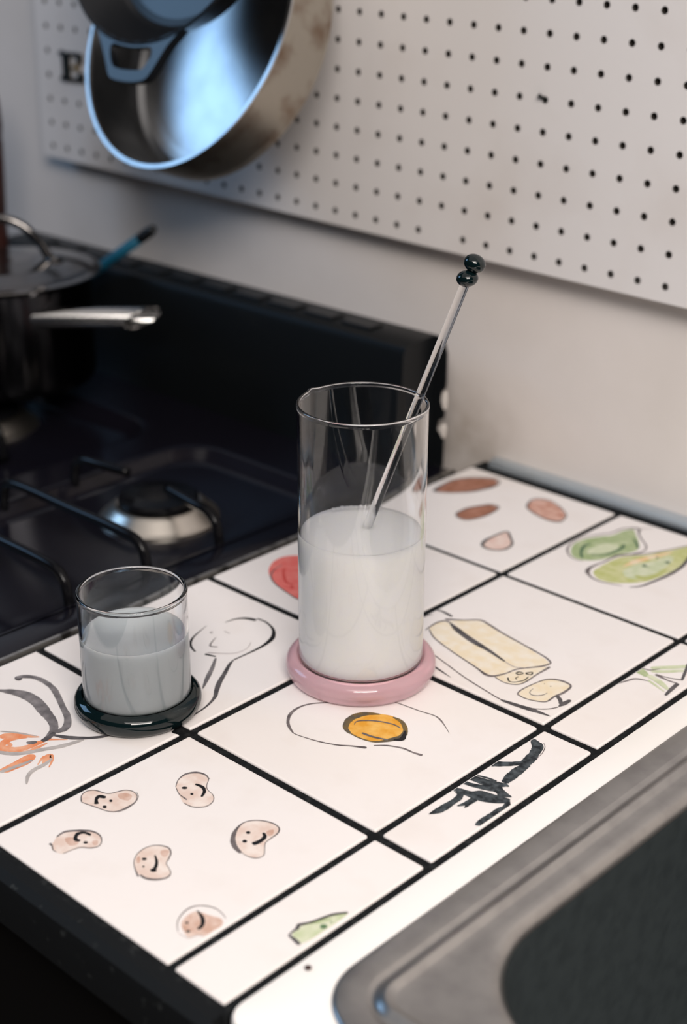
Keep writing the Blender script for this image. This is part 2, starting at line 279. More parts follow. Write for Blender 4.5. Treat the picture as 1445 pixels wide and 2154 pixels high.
PAINT = [
 ('b0', 'painted_bean', [
  ('f','bean',[(9.3,-97.4),(4.2,-93.5),(2.5,-88.9),(5.2,-84.5),(13.3,-81.6),(15.8,-77),(18,-72.1),(22.5,-69.8),(27.9,-71.1),(31.8,-76),(32.7,-82.7),(31.4,-89.5),(27.3,-92.7),(20,-94.7),(13.8,-96.4)]),
  ('s','line',[(9.3,-97.4),(4.2,-93.5),(2.5,-88.9),(5.2,-84.5),(13.3,-81.6),(15.8,-77),(18,-72.1),(22.5,-69.8),(27.9,-71.1),(31.8,-76),(32.7,-82.7),(31.4,-89.5),(27.3,-92.7),(20,-94.7),(13.8,-96.4),(9.3,-97.4)],[0.71,0.58,0.69,0.71,0.71,0.74,0.74,0.59,0.41,0.62,0.96,0.85,0.65,0.61,0.55,0.45]),
  ('s','line',[(24.8,-68.9),(29.1,-71.1),(32.5,-76.6),(33.6,-83.4),(32.7,-89.2)],[0.21,0.26,0.4,0.39,0.33]),
  ('s','ink',[(17.3,-92.6),(13.4,-89.8),(12.2,-86.7),(16,-84.8)],[2.03,1.43,2.21,1.52]),
  ('f','ink',[(21.4,-84.2),(21.9,-85),(21.7,-85.7),(20.9,-85.9),(20,-85.5),(19.5,-84.8),(19.7,-84.1),(20.5,-83.8)]),
  ('f','ink',[(23.8,-90.3),(24.4,-91.2),(24.1,-92.1),(23.1,-92.4),(22,-92),(21.5,-91.1),(21.8,-90.3),(22.8,-89.9)]),
  ('f','brown',[(18.3,-77.6),(21.3,-73.5),(25.7,-73.1),(27.8,-77.4),(22.6,-79.8)]),
 ]),
 ('b0', 'painted_bean', [
  ('f','bean',[(37.2,-49.4),(32.6,-43.4),(31.1,-36.5),(34.3,-30.8),(39.9,-28.7),(45,-30.4),(49.1,-35.5),(53,-38.3),(59.4,-39.8),(63.7,-43.3),(65.3,-47.9),(64.4,-51.9),(59.8,-56.1),(53.1,-57),(45,-53.4)]),
  ('s','line',[(37.2,-49.4),(32.6,-43.4),(31.1,-36.5),(34.3,-30.8),(39.9,-28.7),(45,-30.4),(49.1,-35.5),(53,-38.3),(59.4,-39.8),(63.7,-43.3),(65.3,-47.9),(64.4,-51.9),(59.8,-56.1),(53.1,-57)],[0.45,0.61,1.35,1.72,1.13,0.51,0.42,0.45,0.44,0.44,0.59,0.71,0.64,0.45]),
  ('s','line',[(52,-53.6),(44.3,-52.8),(38.1,-49.8)],[1.05,0.48,0.33]),
  ('s','line',[(39.9,-28.7),(45.5,-29.7)],[0.4,0.66]),
  ('s','ink',[(43.2,-39.4),(48.6,-38.6),(53,-40.8),(55.9,-45.7)],[1.25,1.58,1.36,1.16]),
  ('f','ink',[(43,-45.2),(43.3,-46.2),(42.7,-47.3),(41.5,-47.9),(40.4,-47.7),(40.1,-46.7),(40.7,-45.6),(41.9,-45)]),
  ('f','ink',[(50.4,-47.1),(50.8,-47.8),(50.5,-48.5),(49.8,-48.7),(49,-48.4),(48.6,-47.7),(48.9,-47),(49.6,-46.8)]),
 ]),
 ('b0', 'painted_bean', [
  ('f','bean',[(26.7,-128.1),(26,-122),(30.7,-115.7),(36.4,-111.2),(42.4,-110.3),(47.4,-112.6),(50.4,-116.6),(48.9,-120.9),(44.2,-124.7),(42.7,-129.1),(41.7,-135),(36.7,-136.7),(31,-134.9),(28.8,-131.4)]),
  ('s','line',[(26.7,-128.1),(26,-122),(30.7,-115.7),(36.4,-111.2),(42.4,-110.3),(47.4,-112.6),(50.4,-116.6),(48.9,-120.9),(44.2,-124.7),(42.7,-129.1),(41.7,-135)],[0.88,1.47,1.54,1.29,0.79,0.54,0.64,0.66,0.63,0.48,0.47]),
  ('s','line',[(28.7,-134.4),(31.3,-134.7),(34.8,-136.6),(38.1,-136.6)],[1.57,0.8,0.52,0.36]),
  ('s','ink',[(39,-121),(36.8,-122.2),(34.2,-120.5),(32.9,-117.6),(34.7,-114.7),(38.9,-113.7)],[1.4,1.74,1.48,1.9,1.46,1.27]),
  ('f','ink',[(39.1,-113.5),(39.4,-114),(39.3,-114.5),(38.7,-114.7),(38.1,-114.5),(37.8,-114),(37.9,-113.5),(38.5,-113.3)]),
  ('f','ink',[(43.5,-119.2),(43.9,-120),(43.5,-120.8),(42.6,-121.2),(41.7,-121),(41.3,-120.2),(41.7,-119.4),(42.6,-118.9)]),
  ('f','brown',[(31,-125.8),(34,-121.9),(40.2,-122.9),(38.6,-127.8)]),
  ('f','brown',[(44.2,-116.7),(45.7,-114.2),(49,-116.7),(47.4,-118.3)]),
 ]),
 ('b0', 'painted_bean', [
  ('f','bean',[(81.8,-116.6),(75.8,-112.4),(71.5,-106.6),(70.6,-99.6),(73.6,-94.4),(79.2,-91.4),(84.1,-93.5),(87.6,-98),(89.7,-101.4),(93.7,-103.1),(98,-105.5),(99.5,-109.4),(96.9,-114),(91.9,-117.3),(87.1,-118)]),
  ('s','line',[(87.8,-119.4),(81.8,-116.6),(75.7,-112.6),(71.5,-106.6),(70.6,-99.6),(73.4,-94.2),(79.2,-91.4),(84.2,-93.4),(87.6,-98),(89.7,-101.4),(93.7,-103.1),(98.1,-105.4),(99.5,-109.4),(97,-114.1),(92.1,-117.5),(87.3,-117.8)],[0.97,0.6,0.42,0.48,0.62,0.77,0.9,0.78,0.64,0.39,0.43,0.54,1.06,1.41,1.39,1.11]),
  ('s','ink',[(79.4,-100.8),(84.7,-104),(88,-107.5),(88.9,-109.8)],[0.59,1.16,1.44,1.62]),
  ('f','ink',[(90.7,-109),(91.2,-110),(90.6,-111.2),(89.3,-111.8),(88.1,-111.5),(87.6,-110.4),(88.2,-109.2),(89.5,-108.6)]),
  ('f','ink',[(79,-106.3),(79.4,-107.2),(79,-108.1),(78.1,-108.5),(77.1,-108.2),(76.6,-107.3),(77.1,-106.4),(78,-106)]),
  ('f','ink',[(83.4,-111.4),(83.6,-111.9),(83.5,-112.4),(83,-112.6),(82.4,-112.3),(82.1,-111.9),(82.3,-111.4),(82.8,-111.2)]),
  ('f','brown',[(74.3,-109.5),(74.1,-107.5),(78.2,-110.2),(78.3,-112.3)]),
  ('f','brown',[(78.8,-96.3),(81.4,-92.7),(84.8,-96.2),(83.3,-98.7)]),
 ]),
 ('b0', 'painted_bean', [
  ('f','bean',[(111.9,-66.7),(105.2,-64.5),(99.6,-60.7),(94.5,-53.9),(93,-46.3),(96.6,-40),(104,-35.9),(110.6,-36.2),(113.9,-40.1),(114.7,-46.2),(115.6,-51.2),(119.4,-55.5),(123,-59.9),(121.8,-63.9),(117.3,-66.4)]),
  ('s','line',[(112.5,-67),(105.6,-65.2),(99.4,-60.9),(94.5,-53.9),(92.7,-46.1),(96.3,-39.6),(103.8,-35.6),(110.5,-35.8),(114,-40),(114.7,-46.2),(115.6,-51.2),(119.4,-55.5),(123.1,-59.8),(122,-64.2),(117.3,-66.4),(112.2,-66.3)],[1.59,2.72,2.6,1.62,0.77,0.87,0.93,0.78,0.81,0.65,0.44,0.4,0.47,0.64,0.43,0.39]),
  ('s','ink',[(111.2,-56.9),(112.2,-52.1),(111.1,-47.4),(107.7,-45.3)],[2.27,2.08,1.68,1.13]),
  ('f','ink',[(102.5,-50.3),(102.9,-51.2),(102.5,-52.1),(101.6,-52.4),(100.6,-52.1),(100.2,-51.1),(100.5,-50.2),(101.5,-49.9)]),
  ('f','ink',[(107.1,-57.2),(107.5,-58.1),(107,-59.1),(106,-59.5),(105.1,-59.1),(104.7,-58.2),(105.1,-57.2),(106.1,-56.8)]),
  ('f','brown',[(108.1,-43.3),(109.8,-39.3),(113,-43.2),(111.8,-45.5)]),
 ]),
 ('b0', 'painted_bean', [
  ('f','bean2',[(134.2,-129.3),(131.5,-124),(132.3,-117.3),(139.1,-114.8),(145.9,-112.3),(150.1,-115.1),(150.3,-121.7),(150.1,-127.6),(146.4,-129.8),(145.4,-133.7),(140.1,-132.4)]),
  ('s','line',[(137.8,-134.6),(131.8,-129.7),(128.4,-123.1),(127.9,-117.1),(130.8,-112.3),(136.9,-109),(143.1,-109.1),(147.7,-110.6)],[0.27,0.47,0.67,0.83,0.73,0.65,0.44,0.2]),
  ('s','pale',[(138.7,-135),(142.6,-134.8),(145.7,-133.7),(147.2,-129.3),(150.1,-127.6)],[0.34,0.36,0.41,0.42,0.4]),
  ('s','ink',[(132.1,-116.5),(138.4,-118.5),(142.7,-122.2),(143.8,-126.3)],[0.5,1.5,1.45,1.43]),
  ('f','ink',[(136.5,-126.2),(136.7,-126.7),(136.5,-127.3),(135.8,-127.6),(135.2,-127.4),(134.9,-126.8),(135.2,-126.2),(135.8,-125.9)]),
  ('f','ink',[(142.2,-130),(142.4,-130.7),(142.1,-131.4),(141.3,-131.8),(140.6,-131.5),(140.3,-130.9),(140.6,-130.1),(141.4,-129.8)]),
  ('f','brown',[(133.8,-127.8),(132.2,-123.4),(134.2,-121.5),(137.6,-128.1),(140.4,-131.1),(137,-130.5)]),
  ('f','brown',[(141.3,-116.7),(144.1,-113.1),(147.2,-114),(144.6,-118.5)]),
 ]),
 ('b1', 'painted_egg', [
  ('s','line',[(45.4,40.8),(38.6,44),(33,48.1),(27.9,54.8),(25.6,62.3),(26.4,70.7),(31.6,79.3),(45.2,93.4),(52.6,102.2),(59.2,109.6),(66.7,113.4),(75.2,114.9),(85.7,116.3),(95.7,118.3),(102,116.9),(109.7,112.7),(116.2,108.6)],[0.71,1.69,1.75,1.98,1.66,1.32,1.11,0.95,1.9,1.6,0.9,0.85,0.84,0.8,1.03,0.55,0.27]),
  ('s','line',[(44.1,41),(49.8,41.4),(63,44.8),(74.4,49.7),(81.4,54.8),(90.1,60.1)],[0.49,0.65,0.94,1.12,1.14,2.26]),
  ('s','line',[(91.5,65),(97.4,70.6),(106.8,75.2),(114.3,75.9),(120.6,77.4)],[0.86,1.14,1.35,1.28,1.84]),
  ('f','yolk',[(62.4,69.8),(59.2,76.1),(59.5,82.8),(62.9,89.8),(69.3,95.9),(77,99.4),(85.1,98.7),(93.4,93.1),(97.3,86.6),(97.7,80.8),(94.6,74.9),(88,68.2),(79.7,65.7),(71.1,65.7),(66.1,67.1)]),
  ('s','dkyolk',[(71.6,65.2),(64.9,68),(60.2,75),(59.5,82.8),(62.7,90.1),(69.6,95.6)],[1.32,3.05,3.98,4.97,3.68,0.93]),
  ('s','dkyolk',[(77.7,98.6),(85.6,98.1),(93.8,92.4),(97.2,85.5),(95.4,78.7),(89.4,69),(79.9,65.5),(71.3,65.5)],[1.23,2.62,2.69,3.76,3.29,1.45,1.05,0.97]),
  ('s','line',[(66.2,74.5),(64.5,78),(66.7,82.2),(74.1,88.2),(83.6,92),(90,91.9)],[0.26,0.73,1.22,1.2,1.11,0.74]),
  ('s','line',[(76.1,70.8),(84.4,72.2),(93.6,76)],[1.58,1.64,1.4]),
  ('s','ink',[(96,78.6),(99.3,83),(94.3,91.8)],[1.15,2.47,0.82]),
 ]),
 ('b2', 'painted_butter', [
  ('f','butter',[(16.4,207),(13.2,215.4),(16.4,223.5),(34.1,242.4),(43.7,241.3),(81.4,233.5),(108.6,225.5),(105.4,214.9),(100.6,208),(97.3,201.7),(95.6,193.4),(91.6,185.6),(86.6,184.2),(73.7,187.6),(50.8,192.5),(29,199.3)]),
  ('f','butter',[(92.7,185.5),(95.9,193),(98.1,202),(101.9,208.9),(110.1,220),(111.5,206.7),(111.5,193.5),(108.8,186.6),(101.2,183.6)]),
  ('s','line',[(15.4,203.6),(14.3,210.1),(13.9,218.6),(16.1,224),(20,225.2)],[0.58,1.11,1.46,1.66,2.1]),
  ('s','ink2',[(20.4,224.8),(31.6,219.8),(48.9,214.6),(67.7,210.9),(84.8,206.2)],[1.37,4.08,4.35,2.81,1.47]),
  ('s','pale',[(84.8,206.2),(94,204.7),(100.3,208.4)],[0.79,0.84,0.83]),
  ('s','line',[(100.3,208.4),(107,218.2),(109.2,225.3)],[1.26,1.52,1.4]),
  ('s','line',[(14.6,226.4),(25.2,234.4),(33.9,242.7),(43.4,241.6),(59.2,237.9),(80.9,234.2),(99.7,230.8),(107.3,227.6),(109.4,225.1)],[2.24,1.3,1.81,1.81,1.5,1.37,1.29,1.23,0.82]),
  ('s','line',[(16.1,206.8),(28.4,198.7),(51.4,191.8),(74.7,186.3),(86.6,183),(91.8,185.3),(95.4,193.7),(96.9,202.2),(100.3,208.4)],[0.78,1,0.97,1.09,2.15,1.9,1.1,1.13,1.22]),
  ('s','line',[(92.1,184.9),(101.7,183),(109.3,186),(112,192.9),(111.5,206.7),(111.7,215.9),(111.6,221.4)],[0.62,0.7,0.94,0.96,1.12,1.6,1.57]),
  ('s','ink',[(100.3,197.8),(100.6,201.3),(103.9,201.7),(102.8,198.4),(101.1,198.1)],[0.74,0.97,0.48,0.94,0.91]),
  ('s','ink',[(104.8,203),(107.5,207),(108.8,203.7),(105.2,202.5)],[0.78,0.76,0.74,0.79]),
  ('s','ink',[(104.3,195.9),(104.2,192.7),(105.9,192.1)],[0.58,0.42,0.56]),
  ('s','ink',[(99.8,190),(103.3,186.7),(106.2,187.4),(108.6,190.8),(110.1,195.4),(109.2,200.5)],[0.67,0.76,0.64,0.58,0.7,0.5]),
 ]),
 ('b2', 'painted_butter', [
  ('f','butter',[(117.8,176.8),(116.4,182.5),(117.3,193.6),(120.2,205.7),(127.8,211.2),(137,210.2),(138.8,200),(137.4,191.3),(137.4,182.2),(131.8,178.1),(124.7,176)]),
  ('s','line',[(117.8,176.8),(116.4,182.5),(117.3,193.6),(120.2,205.7),(127.8,211.2),(137,210.2),(138.8,200),(137.4,191.3),(137.4,182.2),(131.8,178.1),(124.7,176),(117.8,176.8)],[0.73,1.02,0.87,1.13,1.91,1.31,1.86,1.4,1.08,1.02,0.83,1.01]),
  ('s','ink2',[(137.3,193.3),(142.2,190.6),(146.8,185.5)],[2.36,2.59,2.21]),
  ('s','ink2',[(147,182.6),(147.3,188.1),(147.7,194.8)],[1.09,3.28,2.42]),
  ('s','line',[(121,190),(122.3,184.3),(126.3,182.8),(130.3,186.6),(131.3,191.8)],[0.37,0.47,0.89,0.71,0.37]),
  ('f','line',[(122.9,200.4),(123.1,200.1),(123,199.8),(122.7,199.8),(122.5,200),(122.3,200.3),(122.4,200.6),(122.7,200.6)]),
  ('f','line',[(128,200.5),(128.2,200.1),(128.1,199.7),(127.8,199.7),(127.4,200),(127.3,200.4),(127.4,200.7),(127.7,200.8)]),
 ]),
 ('b2', 'painted_dish', [
  ('s','line',[(43.7,179.9),(59.7,175.4),(79.8,169.9),(103.5,165.4),(116.4,163.9),(129.4,165.9),(138.4,170.4),(144,175.7),(147.1,181.8)],[0.95,0.94,0.95,0.98,1,0.96,0.9,0.88,0.96]),
  ('s','ink2',[(114.8,163.5),(127.8,165.5),(138.7,167.6),(150.3,169)],[1.96,3.36,3.33,0.54]),
  ('s','ink2',[(52.9,167.8),(62.5,165.7),(72,163.6)],[1.69,1.2,0.36]),
 ]),
 ('b2', 'painted_dish_rim', [
  ('s','ink2',[(0.2,232.8),(4.9,234.6),(15.7,233.1)],[1.47,1.92,2.3]),
  ('s','line',[(1.3,218.1),(1.7,222.4),(3.9,225.8)],[1.45,1,0.54]),
 ]),
 ('b3', 'painted_pepper', [
  ('f','green',[(12.3,385.5),(5.7,399.2),(5.9,412.1),(11.5,425.1),(18.3,435.4),(19.6,448.4),(24.2,456.7),(31.6,449.5),(40.5,440),(48.6,427.6),(47.7,416.9),(42.6,405.9),(40.7,395.6),(36.2,386.5),(28.2,378.9),(20.3,378.6)]),
  ('f','lgreen',[(22.8,393.1),(20.3,403.1),(21.6,413.1),(26.6,421.7),(32,424.3),(36,415.7),(34.7,404.5),(29.2,396.8)]),
  ('s','dgreen',[(26.2,381.8),(19.2,389.8),(13.9,402),(15.6,408.6)],[1.53,2.22,2.74,1.74]),
  ('s','dgreen',[(27.5,391.5),(35.3,398.3),(38,410.1),(37.8,421),(34.9,427)],[1.78,1.94,2.27,2.49,0.91]),
  ('s','dgreen',[(34.1,441.5),(41.2,435.5),(47.8,428.1)],[0.93,2.05,1.12]),
  ('s','line',[(30,377.7),(22.9,376.2),(15.6,378.9),(9.3,385.2),(5.6,391.6),(3.1,401.7),(3.2,414.6),(9.4,428.2),(15.1,438.8),(16.6,450.2),(19.8,456.4),(26.8,461),(32.4,452.7),(39.6,445.5),(49.9,436.4),(53.4,429.7),(53.1,422),(50.7,414.9)],[0.66,0.87,1.16,1.5,1.5,1.09,1.03,1.17,1.24,1.2,1.51,2.29,1.11,1.07,1.12,1.09,1.31,1.74]),
  ('s','pale',[(27,460.7),(30.4,465.3),(34.9,470.9)],[1.46,0.92,0.55]),
 ]),
 ('b3', 'painted_pepper', [
  ('f','ygreen',[(46.4,367.9),(45.3,378.5),(45.3,394),(47.8,406),(58.8,421.3),(67.9,441.1),(74.4,457.2),(78.6,458.8),(86,443.7),(87.1,435),(90.2,419),(89.6,399.8),(85.5,379.9),(77.5,369),(67.7,360.8),(58.7,358.9),(52,361.7)]),
  ('f','lgreen',[(62.8,383.5),(63.5,400.6),(70.4,416.7),(73.7,431.9),(80.1,428.4),(83.3,403.1),(79.7,383.6),(72.4,376.6)]),
  ('f','peach',[(57.3,399.5),(57.7,409.5),(64.1,426.5),(71.2,441.3),(71.2,433.2),(66.3,417.6),(62.6,402.1),(58,390.6)]),
  ('s','line',[(44.2,362.3),(40.9,369.6),(41.2,379.3),(42.5,387.7),(42.8,397.6),(44.1,406.2),(52.9,416.9),(61.7,430.3),(68.7,446.8),(74.6,461.1)],[3.3,2.82,1.69,1.45,1.71,2.54,1.68,1.27,1.07,1.07]),
  ('s','line',[(42.5,364.2),(50.6,358.1),(60.5,356.2),(69.1,358.7),(77.4,361.5)],[3.05,1.76,1.18,0.97,0.48]),
  ('s','ink2',[(82.1,363.3),(87.4,370.5),(90.1,384.4),(92.2,402.3),(91.8,420.5),(89,433.3),(85.5,443.2)],[0.77,1.63,2.13,2.61,2.47,2.44,1.55]),
  ('f','dgreen',[(70.4,404.9),(70.9,403.3),(70.4,402),(69.2,401.7),(68.1,402.6),(67.6,404.2),(68.1,405.5),(69.3,405.8)]),
  ('s','dgreen',[(68.5,404.2),(74.2,403.3)],[2.28,0.57]),
  ('f','dgreen',[(69.7,423.7),(70,422.5),(69.7,421.6),(68.8,421.4),(68,422.1),(67.6,423.3),(68,424.3),(68.8,424.5)]),
  ('f','dgreen',[(81,422.6),(81.3,421),(80.6,419.5),(79.2,419),(78,419.7),(77.8,421.3),(78.5,422.8),(79.9,423.3)]),
  ('s','ygreen2',[(74.2,382.9),(81.8,385.6),(85.4,395.8),(85.7,410)],[3.33,5.49,3.61,1.3]),
 ]),
 ('c2', 'painted_leek', [
  ('s','lgreen',[(162.4,267.7),(170.7,276.9),(181.6,289)],[3.07,3.83,3.84]),
  ('s','lgreen',[(164.7,264),(171.5,269.6),(181,280.4)],[2.61,3.33,2.52]),
  ('f','green',[(158.3,256.1),(157.9,263),(162.4,261.8),(167,258.2),(166.2,254.8),(162.1,255.4)]),
  ('s','lgreen',[(166.5,257.8),(176.8,255.4),(186.9,250.4)],[3.78,4.24,2.11]),
  ('s','lgreen',[(170,252.3),(178.5,249.3),(186.4,246.5)],[1.54,1.53,0.96]),
  ('s','line',[(157.7,232.8),(160.2,241.3),(163.2,248),(170.7,251.3)],[0.41,1.28,1.52,0.51]),
  ('s','line',[(169.5,262.4),(179.1,261),(186.9,261.9)],[2.44,1.16,1.46]),
  ('s','ink2',[(187.1,262),(188.1,252.4),(189.5,242.7)],[2.52,2.62,1.71]),
  ('s','line',[(169.5,262.4),(179.1,264.5),(186.4,268)],[1.27,0.77,1.3]),
  ('s','ink2',[(186.8,267.5),(182.1,279.7),(177.3,291.3)],[1.63,1.77,1.52]),
  ('s','line',[(157.6,263.5),(163.5,264.7),(167.6,271.2)],[0.64,1.05,0.36]),
 ]),
 ('c1', 'painted_lobster', [
  ('s','brush',[(158.5,138.9),(163.4,136),(166.5,132.3),(169.4,126),(171.2,118.7),(171.8,113.7)],[3.15,5.11,5.18,5.8,6.57,5.46]),
  ('s','brush',[(164.7,138.9),(168.3,135.6),(170.7,129.6),(172.9,120.3)],[1.12,1.68,1.42,1.02]),
  ('s','line',[(166.1,140.2),(169.6,136.9),(172.6,129.8),(173.6,122.5)],[0.28,0.45,0.43,0.23]),
  ('s','brush',[(173.7,114.3),(173.5,105.7),(174.3,96.3),(175.5,88.1)],[4.27,5.89,5.87,3.76]),
  ('s','brush',[(174.3,116.3),(170,112.4),(165.9,107.2),(161.3,102.8),(157.1,98.8),(156.1,96)],[3.27,3.46,3.91,4.65,4.53,1.23]),
  ('s','brush',[(157.3,79.3),(164.5,80.4),(172.2,82.7),(177.2,86.4),(180.1,86.9)],[5.21,5.52,6.19,3.33,0.63]),
  ('s','brush',[(159,83.2),(164.7,85.2),(171.3,86.4)],[1.1,1.51,1.05]),
  ('s','brush',[(156.9,71.9),(163.6,73.4),(170.7,76.6),(177.1,80.4)],[3.16,3.45,4.4,5.52]),
  ('f','brush',[(169,79.6),(170.5,84.9),(175.6,87.4),(178.2,83),(183.8,80.8),(187.9,79.4),(185.3,76.9),(181.5,74.8),(178.6,76.6),(174.6,76.6)]),
  ('f','brush',[(159.5,65.2),(166.8,67.6),(170.9,72.3),(178.7,74.4),(188.4,76.9),(188.6,71.7),(182.2,65.9),(175.2,62.9),(168.8,62.1),(164.1,62)]),
  ('s','brush',[(157.1,63.7),(162.7,62.2),(165.7,57.6),(166,49),(165.7,39.9),(163.8,32.7)],[2.51,3.37,3.68,4.07,4.5,0.55]),
  ('s','brush',[(173.3,63.3),(173,56.9),(170.5,50.3)],[3.82,3.61,0.96]),
  ('s','brush',[(173.3,60.4),(174.5,54.1),(174.4,51.8)],[2.18,1.65,0.49]),
  ('s','brush',[(157.8,61.4),(162.2,59.9)],[0.81,0.48]),
  ('s','brush',[(188.5,74.8),(191.7,69.1),(191,62.6),(191.8,54.7),(191.1,46.9),(189.7,42.9)],[2.46,3.62,4.37,5.89,5.25,0.9]),
  ('s','brush',[(190.1,61.7),(193.5,53.5),(194.1,47),(193.1,44.4)],[1.9,3.07,2.68,0.73]),
 ]),
 ('a0', 'painted_shrimp', [
  ('s','orange',[(-84.9,-88.7),(-78.8,-80.1),(-66.8,-71.9)],[4.73,5.42,1.35]),
  ('s','orange',[(-73.5,-100.3),(-75.3,-95.3),(-77.6,-90),(-77.4,-83.7),(-72.4,-76.3)],[3.76,4.46,4.71,4.46,3.08]),
  ('s','orange',[(-76.8,-98.1),(-71,-94.5),(-65.6,-90.7),(-62.3,-83.6),(-61.4,-74.6),(-60.5,-70),(-51.6,-61.5)],[6.43,5.2,4.57,4.27,3.21,2.03,0.6]),
  ('s','orange',[(-78.3,-91.3),(-72,-89.4),(-72.2,-93.7),(-76.9,-95.5)],[3.31,1.79,3.33,3.4]),
  ('s','orange',[(-65.1,-92.3),(-58.6,-86.8),(-57.7,-79.8),(-57.5,-72.2)],[0.96,1.99,2.39,0.54]),
  ('f','orange',[(-54.1,-110),(-54.7,-100.3),(-55.4,-89.1),(-51.7,-86),(-48.3,-88.9),(-46.4,-95.6),(-47.3,-103.6),(-48,-109.3),(-51.8,-110.4)]),
  ('s','orange',[(-41.5,-91.6),(-45.4,-85.5),(-46.6,-82.7)],[0.49,1.53,0.97]),
  ('s','orange',[(-39.6,-89.2),(-44.3,-81.9),(-43.6,-79.9),(-39.3,-82.4),(-34.3,-88.6)],[1.1,4.17,2.55,1.39,0.57]),
  ('s','wash',[(-90.4,-84.9),(-80.9,-78.6),(-68.3,-72.2)],[0.97,1.51,0.74]),
  ('s','wash',[(-71.9,-100.2),(-69.8,-99.2),(-62.7,-94.7),(-57.4,-87.7),(-53.4,-79.1),(-48.5,-69.8),(-45.6,-60.2),(-44.5,-54.4)],[2.26,2.72,3.08,3.17,3.17,3.36,2.9,1.9]),
  ('s','wash',[(-51.3,-111.9),(-49.3,-101),(-48,-90.6)],[2.74,2.55,1.82]),
  ('s','wash',[(-40.9,-81.2),(-38.9,-88.4),(-38.7,-96.1),(-36,-102.4),(-29.2,-108.5)],[1.05,2.73,2.79,2.19,1.03]),
  ('s','gray',[(-135.5,-56.4),(-132.9,-55.4),(-125.2,-50.7),(-115.6,-47.4),(-103.1,-47.6),(-88.5,-51.5),(-76.7,-54.8),(-68.3,-59.6),(-64.1,-65.4),(-61.1,-72.2)],[1.53,2.48,5.61,7.08,6.99,6.7,5.28,4.54,3.98,2.84]),
  ('s','gray',[(-138.9,-38.4),(-137.3,-34),(-130.9,-29.5),(-121.4,-28.1),(-109.8,-29.6),(-98.3,-34),(-84.4,-40.3),(-74.9,-44.4),(-67.1,-49.9),(-63.2,-55.5),(-64.2,-62)],[2.32,3.99,3.41,3.47,3.74,3.48,3.51,3.91,4.23,4.54,2.9]),
  ('f','ink2',[(-135.8,-35.7),(-134.5,-37.5),(-135.1,-39.3),(-137.2,-40),(-139.5,-39.3),(-140.7,-37.5),(-140.1,-35.7),(-138.1,-35)]),
  ('s','ink2',[(-64.2,-62),(-62,-68.9),(-61.4,-73.9)],[2.31,3.54,2.57]),
  ('s','ink2',[(-62.5,-64.6),(-53.1,-59.8),(-44.8,-52.8),(-38.4,-44.4),(-36.5,-37.1)],[1.67,3.46,2.62,2.43,2.53]),
  ('s','gray',[(-67.5,-81.1),(-64.8,-79.2),(-63.3,-76.4)],[1.53,3.4,2.23]),
 ]),
 ('a1', 'painted_spoon', [
  ('s','ink',[(-102.9,100.5),(-99.3,88.9),(-95.9,80.7),(-90.8,74.2),(-85.7,71.1),(-79.6,69)],[0.24,0.7,1.19,1.44,1.21,0.92]),
  ('s','ink',[(-97.1,112.8),(-95.8,120.8),(-92.4,126.3),(-88,129.2),(-83.3,130.7)],[0.33,1.05,1.74,2.35,2.23]),
  ('s','ink',[(-84.7,133.1),(-76.1,133.6),(-66.2,130.4),(-59.4,125.3),(-54.6,118.4),(-51.9,108.1),(-51.3,97.6),(-51.5,87.2),(-51.7,79.3)],[1.18,1.1,1.42,2.03,2.63,1.83,1.27,0.93,0.92]),
  ('s','ink2',[(-51.7,79.3),(-49.1,73.3),(-42.6,62.9),(-35.8,51.7),(-29.4,43.4),(-23.5,36.3),(-19,25.4),(-17.1,14.9),(-16.8,6.5)],[0.82,2.01,2.64,3.11,2.95,2.13,1.39,1.23,2.08]),
  ('s','gray',[(-62.6,72.7),(-53.7,61.4),(-46.3,50.5),(-37.6,38.5)],[1.49,2.54,2.77,1.02]),
  ('s','ink',[(-72.1,71.4),(-64.1,74.1)],[2.43,1.61]),
  ('s','line',[(-93.4,94.9),(-92.6,97.3)],[1.35,0.68]),
  ('s','line',[(-93,94.9),(-90.7,95.1)],[0.94,0.38]),
  ('s','line',[(-87.2,103.4),(-82.1,103.6)],[0.93,0.56]),
  ('s','line',[(-84.8,93.2),(-81.6,86.2),(-78.1,81.6),(-73.4,84.4)],[0.35,0.78,1.02,0.67]),
  ('s','pale',[(-72.5,73.9),(-65.3,79.2),(-59.5,84.3),(-56.8,90.7),(-57.4,98.1),(-61.7,105.2)],[1.34,0.67,0.57,0.5,0.44,0.44]),
 ]),
 ('c0', 'painted_pepper', [
  ('f','lgreen',[(180.2,-89.1),(181.9,-82.9),(184.4,-76),(187.5,-68.6),(190.9,-64.4),(191.4,-81),(189.8,-97.7),(181.7,-95.8),(181.2,-91.9)]),
  ('s','green',[(182.5,-83.4),(185.1,-77.9),(187.7,-72.9)],[0.85,2.44,1.47]),
  ('s','ink',[(178.3,-89),(181.7,-82.6),(183.7,-76.4),(185.9,-69.9),(190.5,-63.4)],[1.47,1.21,1.19,1.24,1.01]),
  ('s','ink2',[(178.6,-88.7),(180.1,-90.5),(180.2,-93.8),(180.8,-97.5)],[1.64,1.85,1.01,0.98]),
  ('s','ink2',[(180.8,-97.5),(184.9,-97.8),(190,-98.8)],[0.99,1.93,2.07]),
  ('f','dgreen',[(190.4,-79),(190.9,-80.3),(190.3,-81.6),(189,-82.2),(187.6,-81.6),(187.1,-80.3),(187.7,-79),(189,-78.4)]),
  ('f','dgreen',[(189.7,-74.8),(189.9,-75.3),(189.8,-75.6),(189.4,-75.7),(189,-75.5),(188.8,-75.1),(188.9,-74.7),(189.3,-74.6)]),
 ]),
 ('a3', 'painted_almond', [
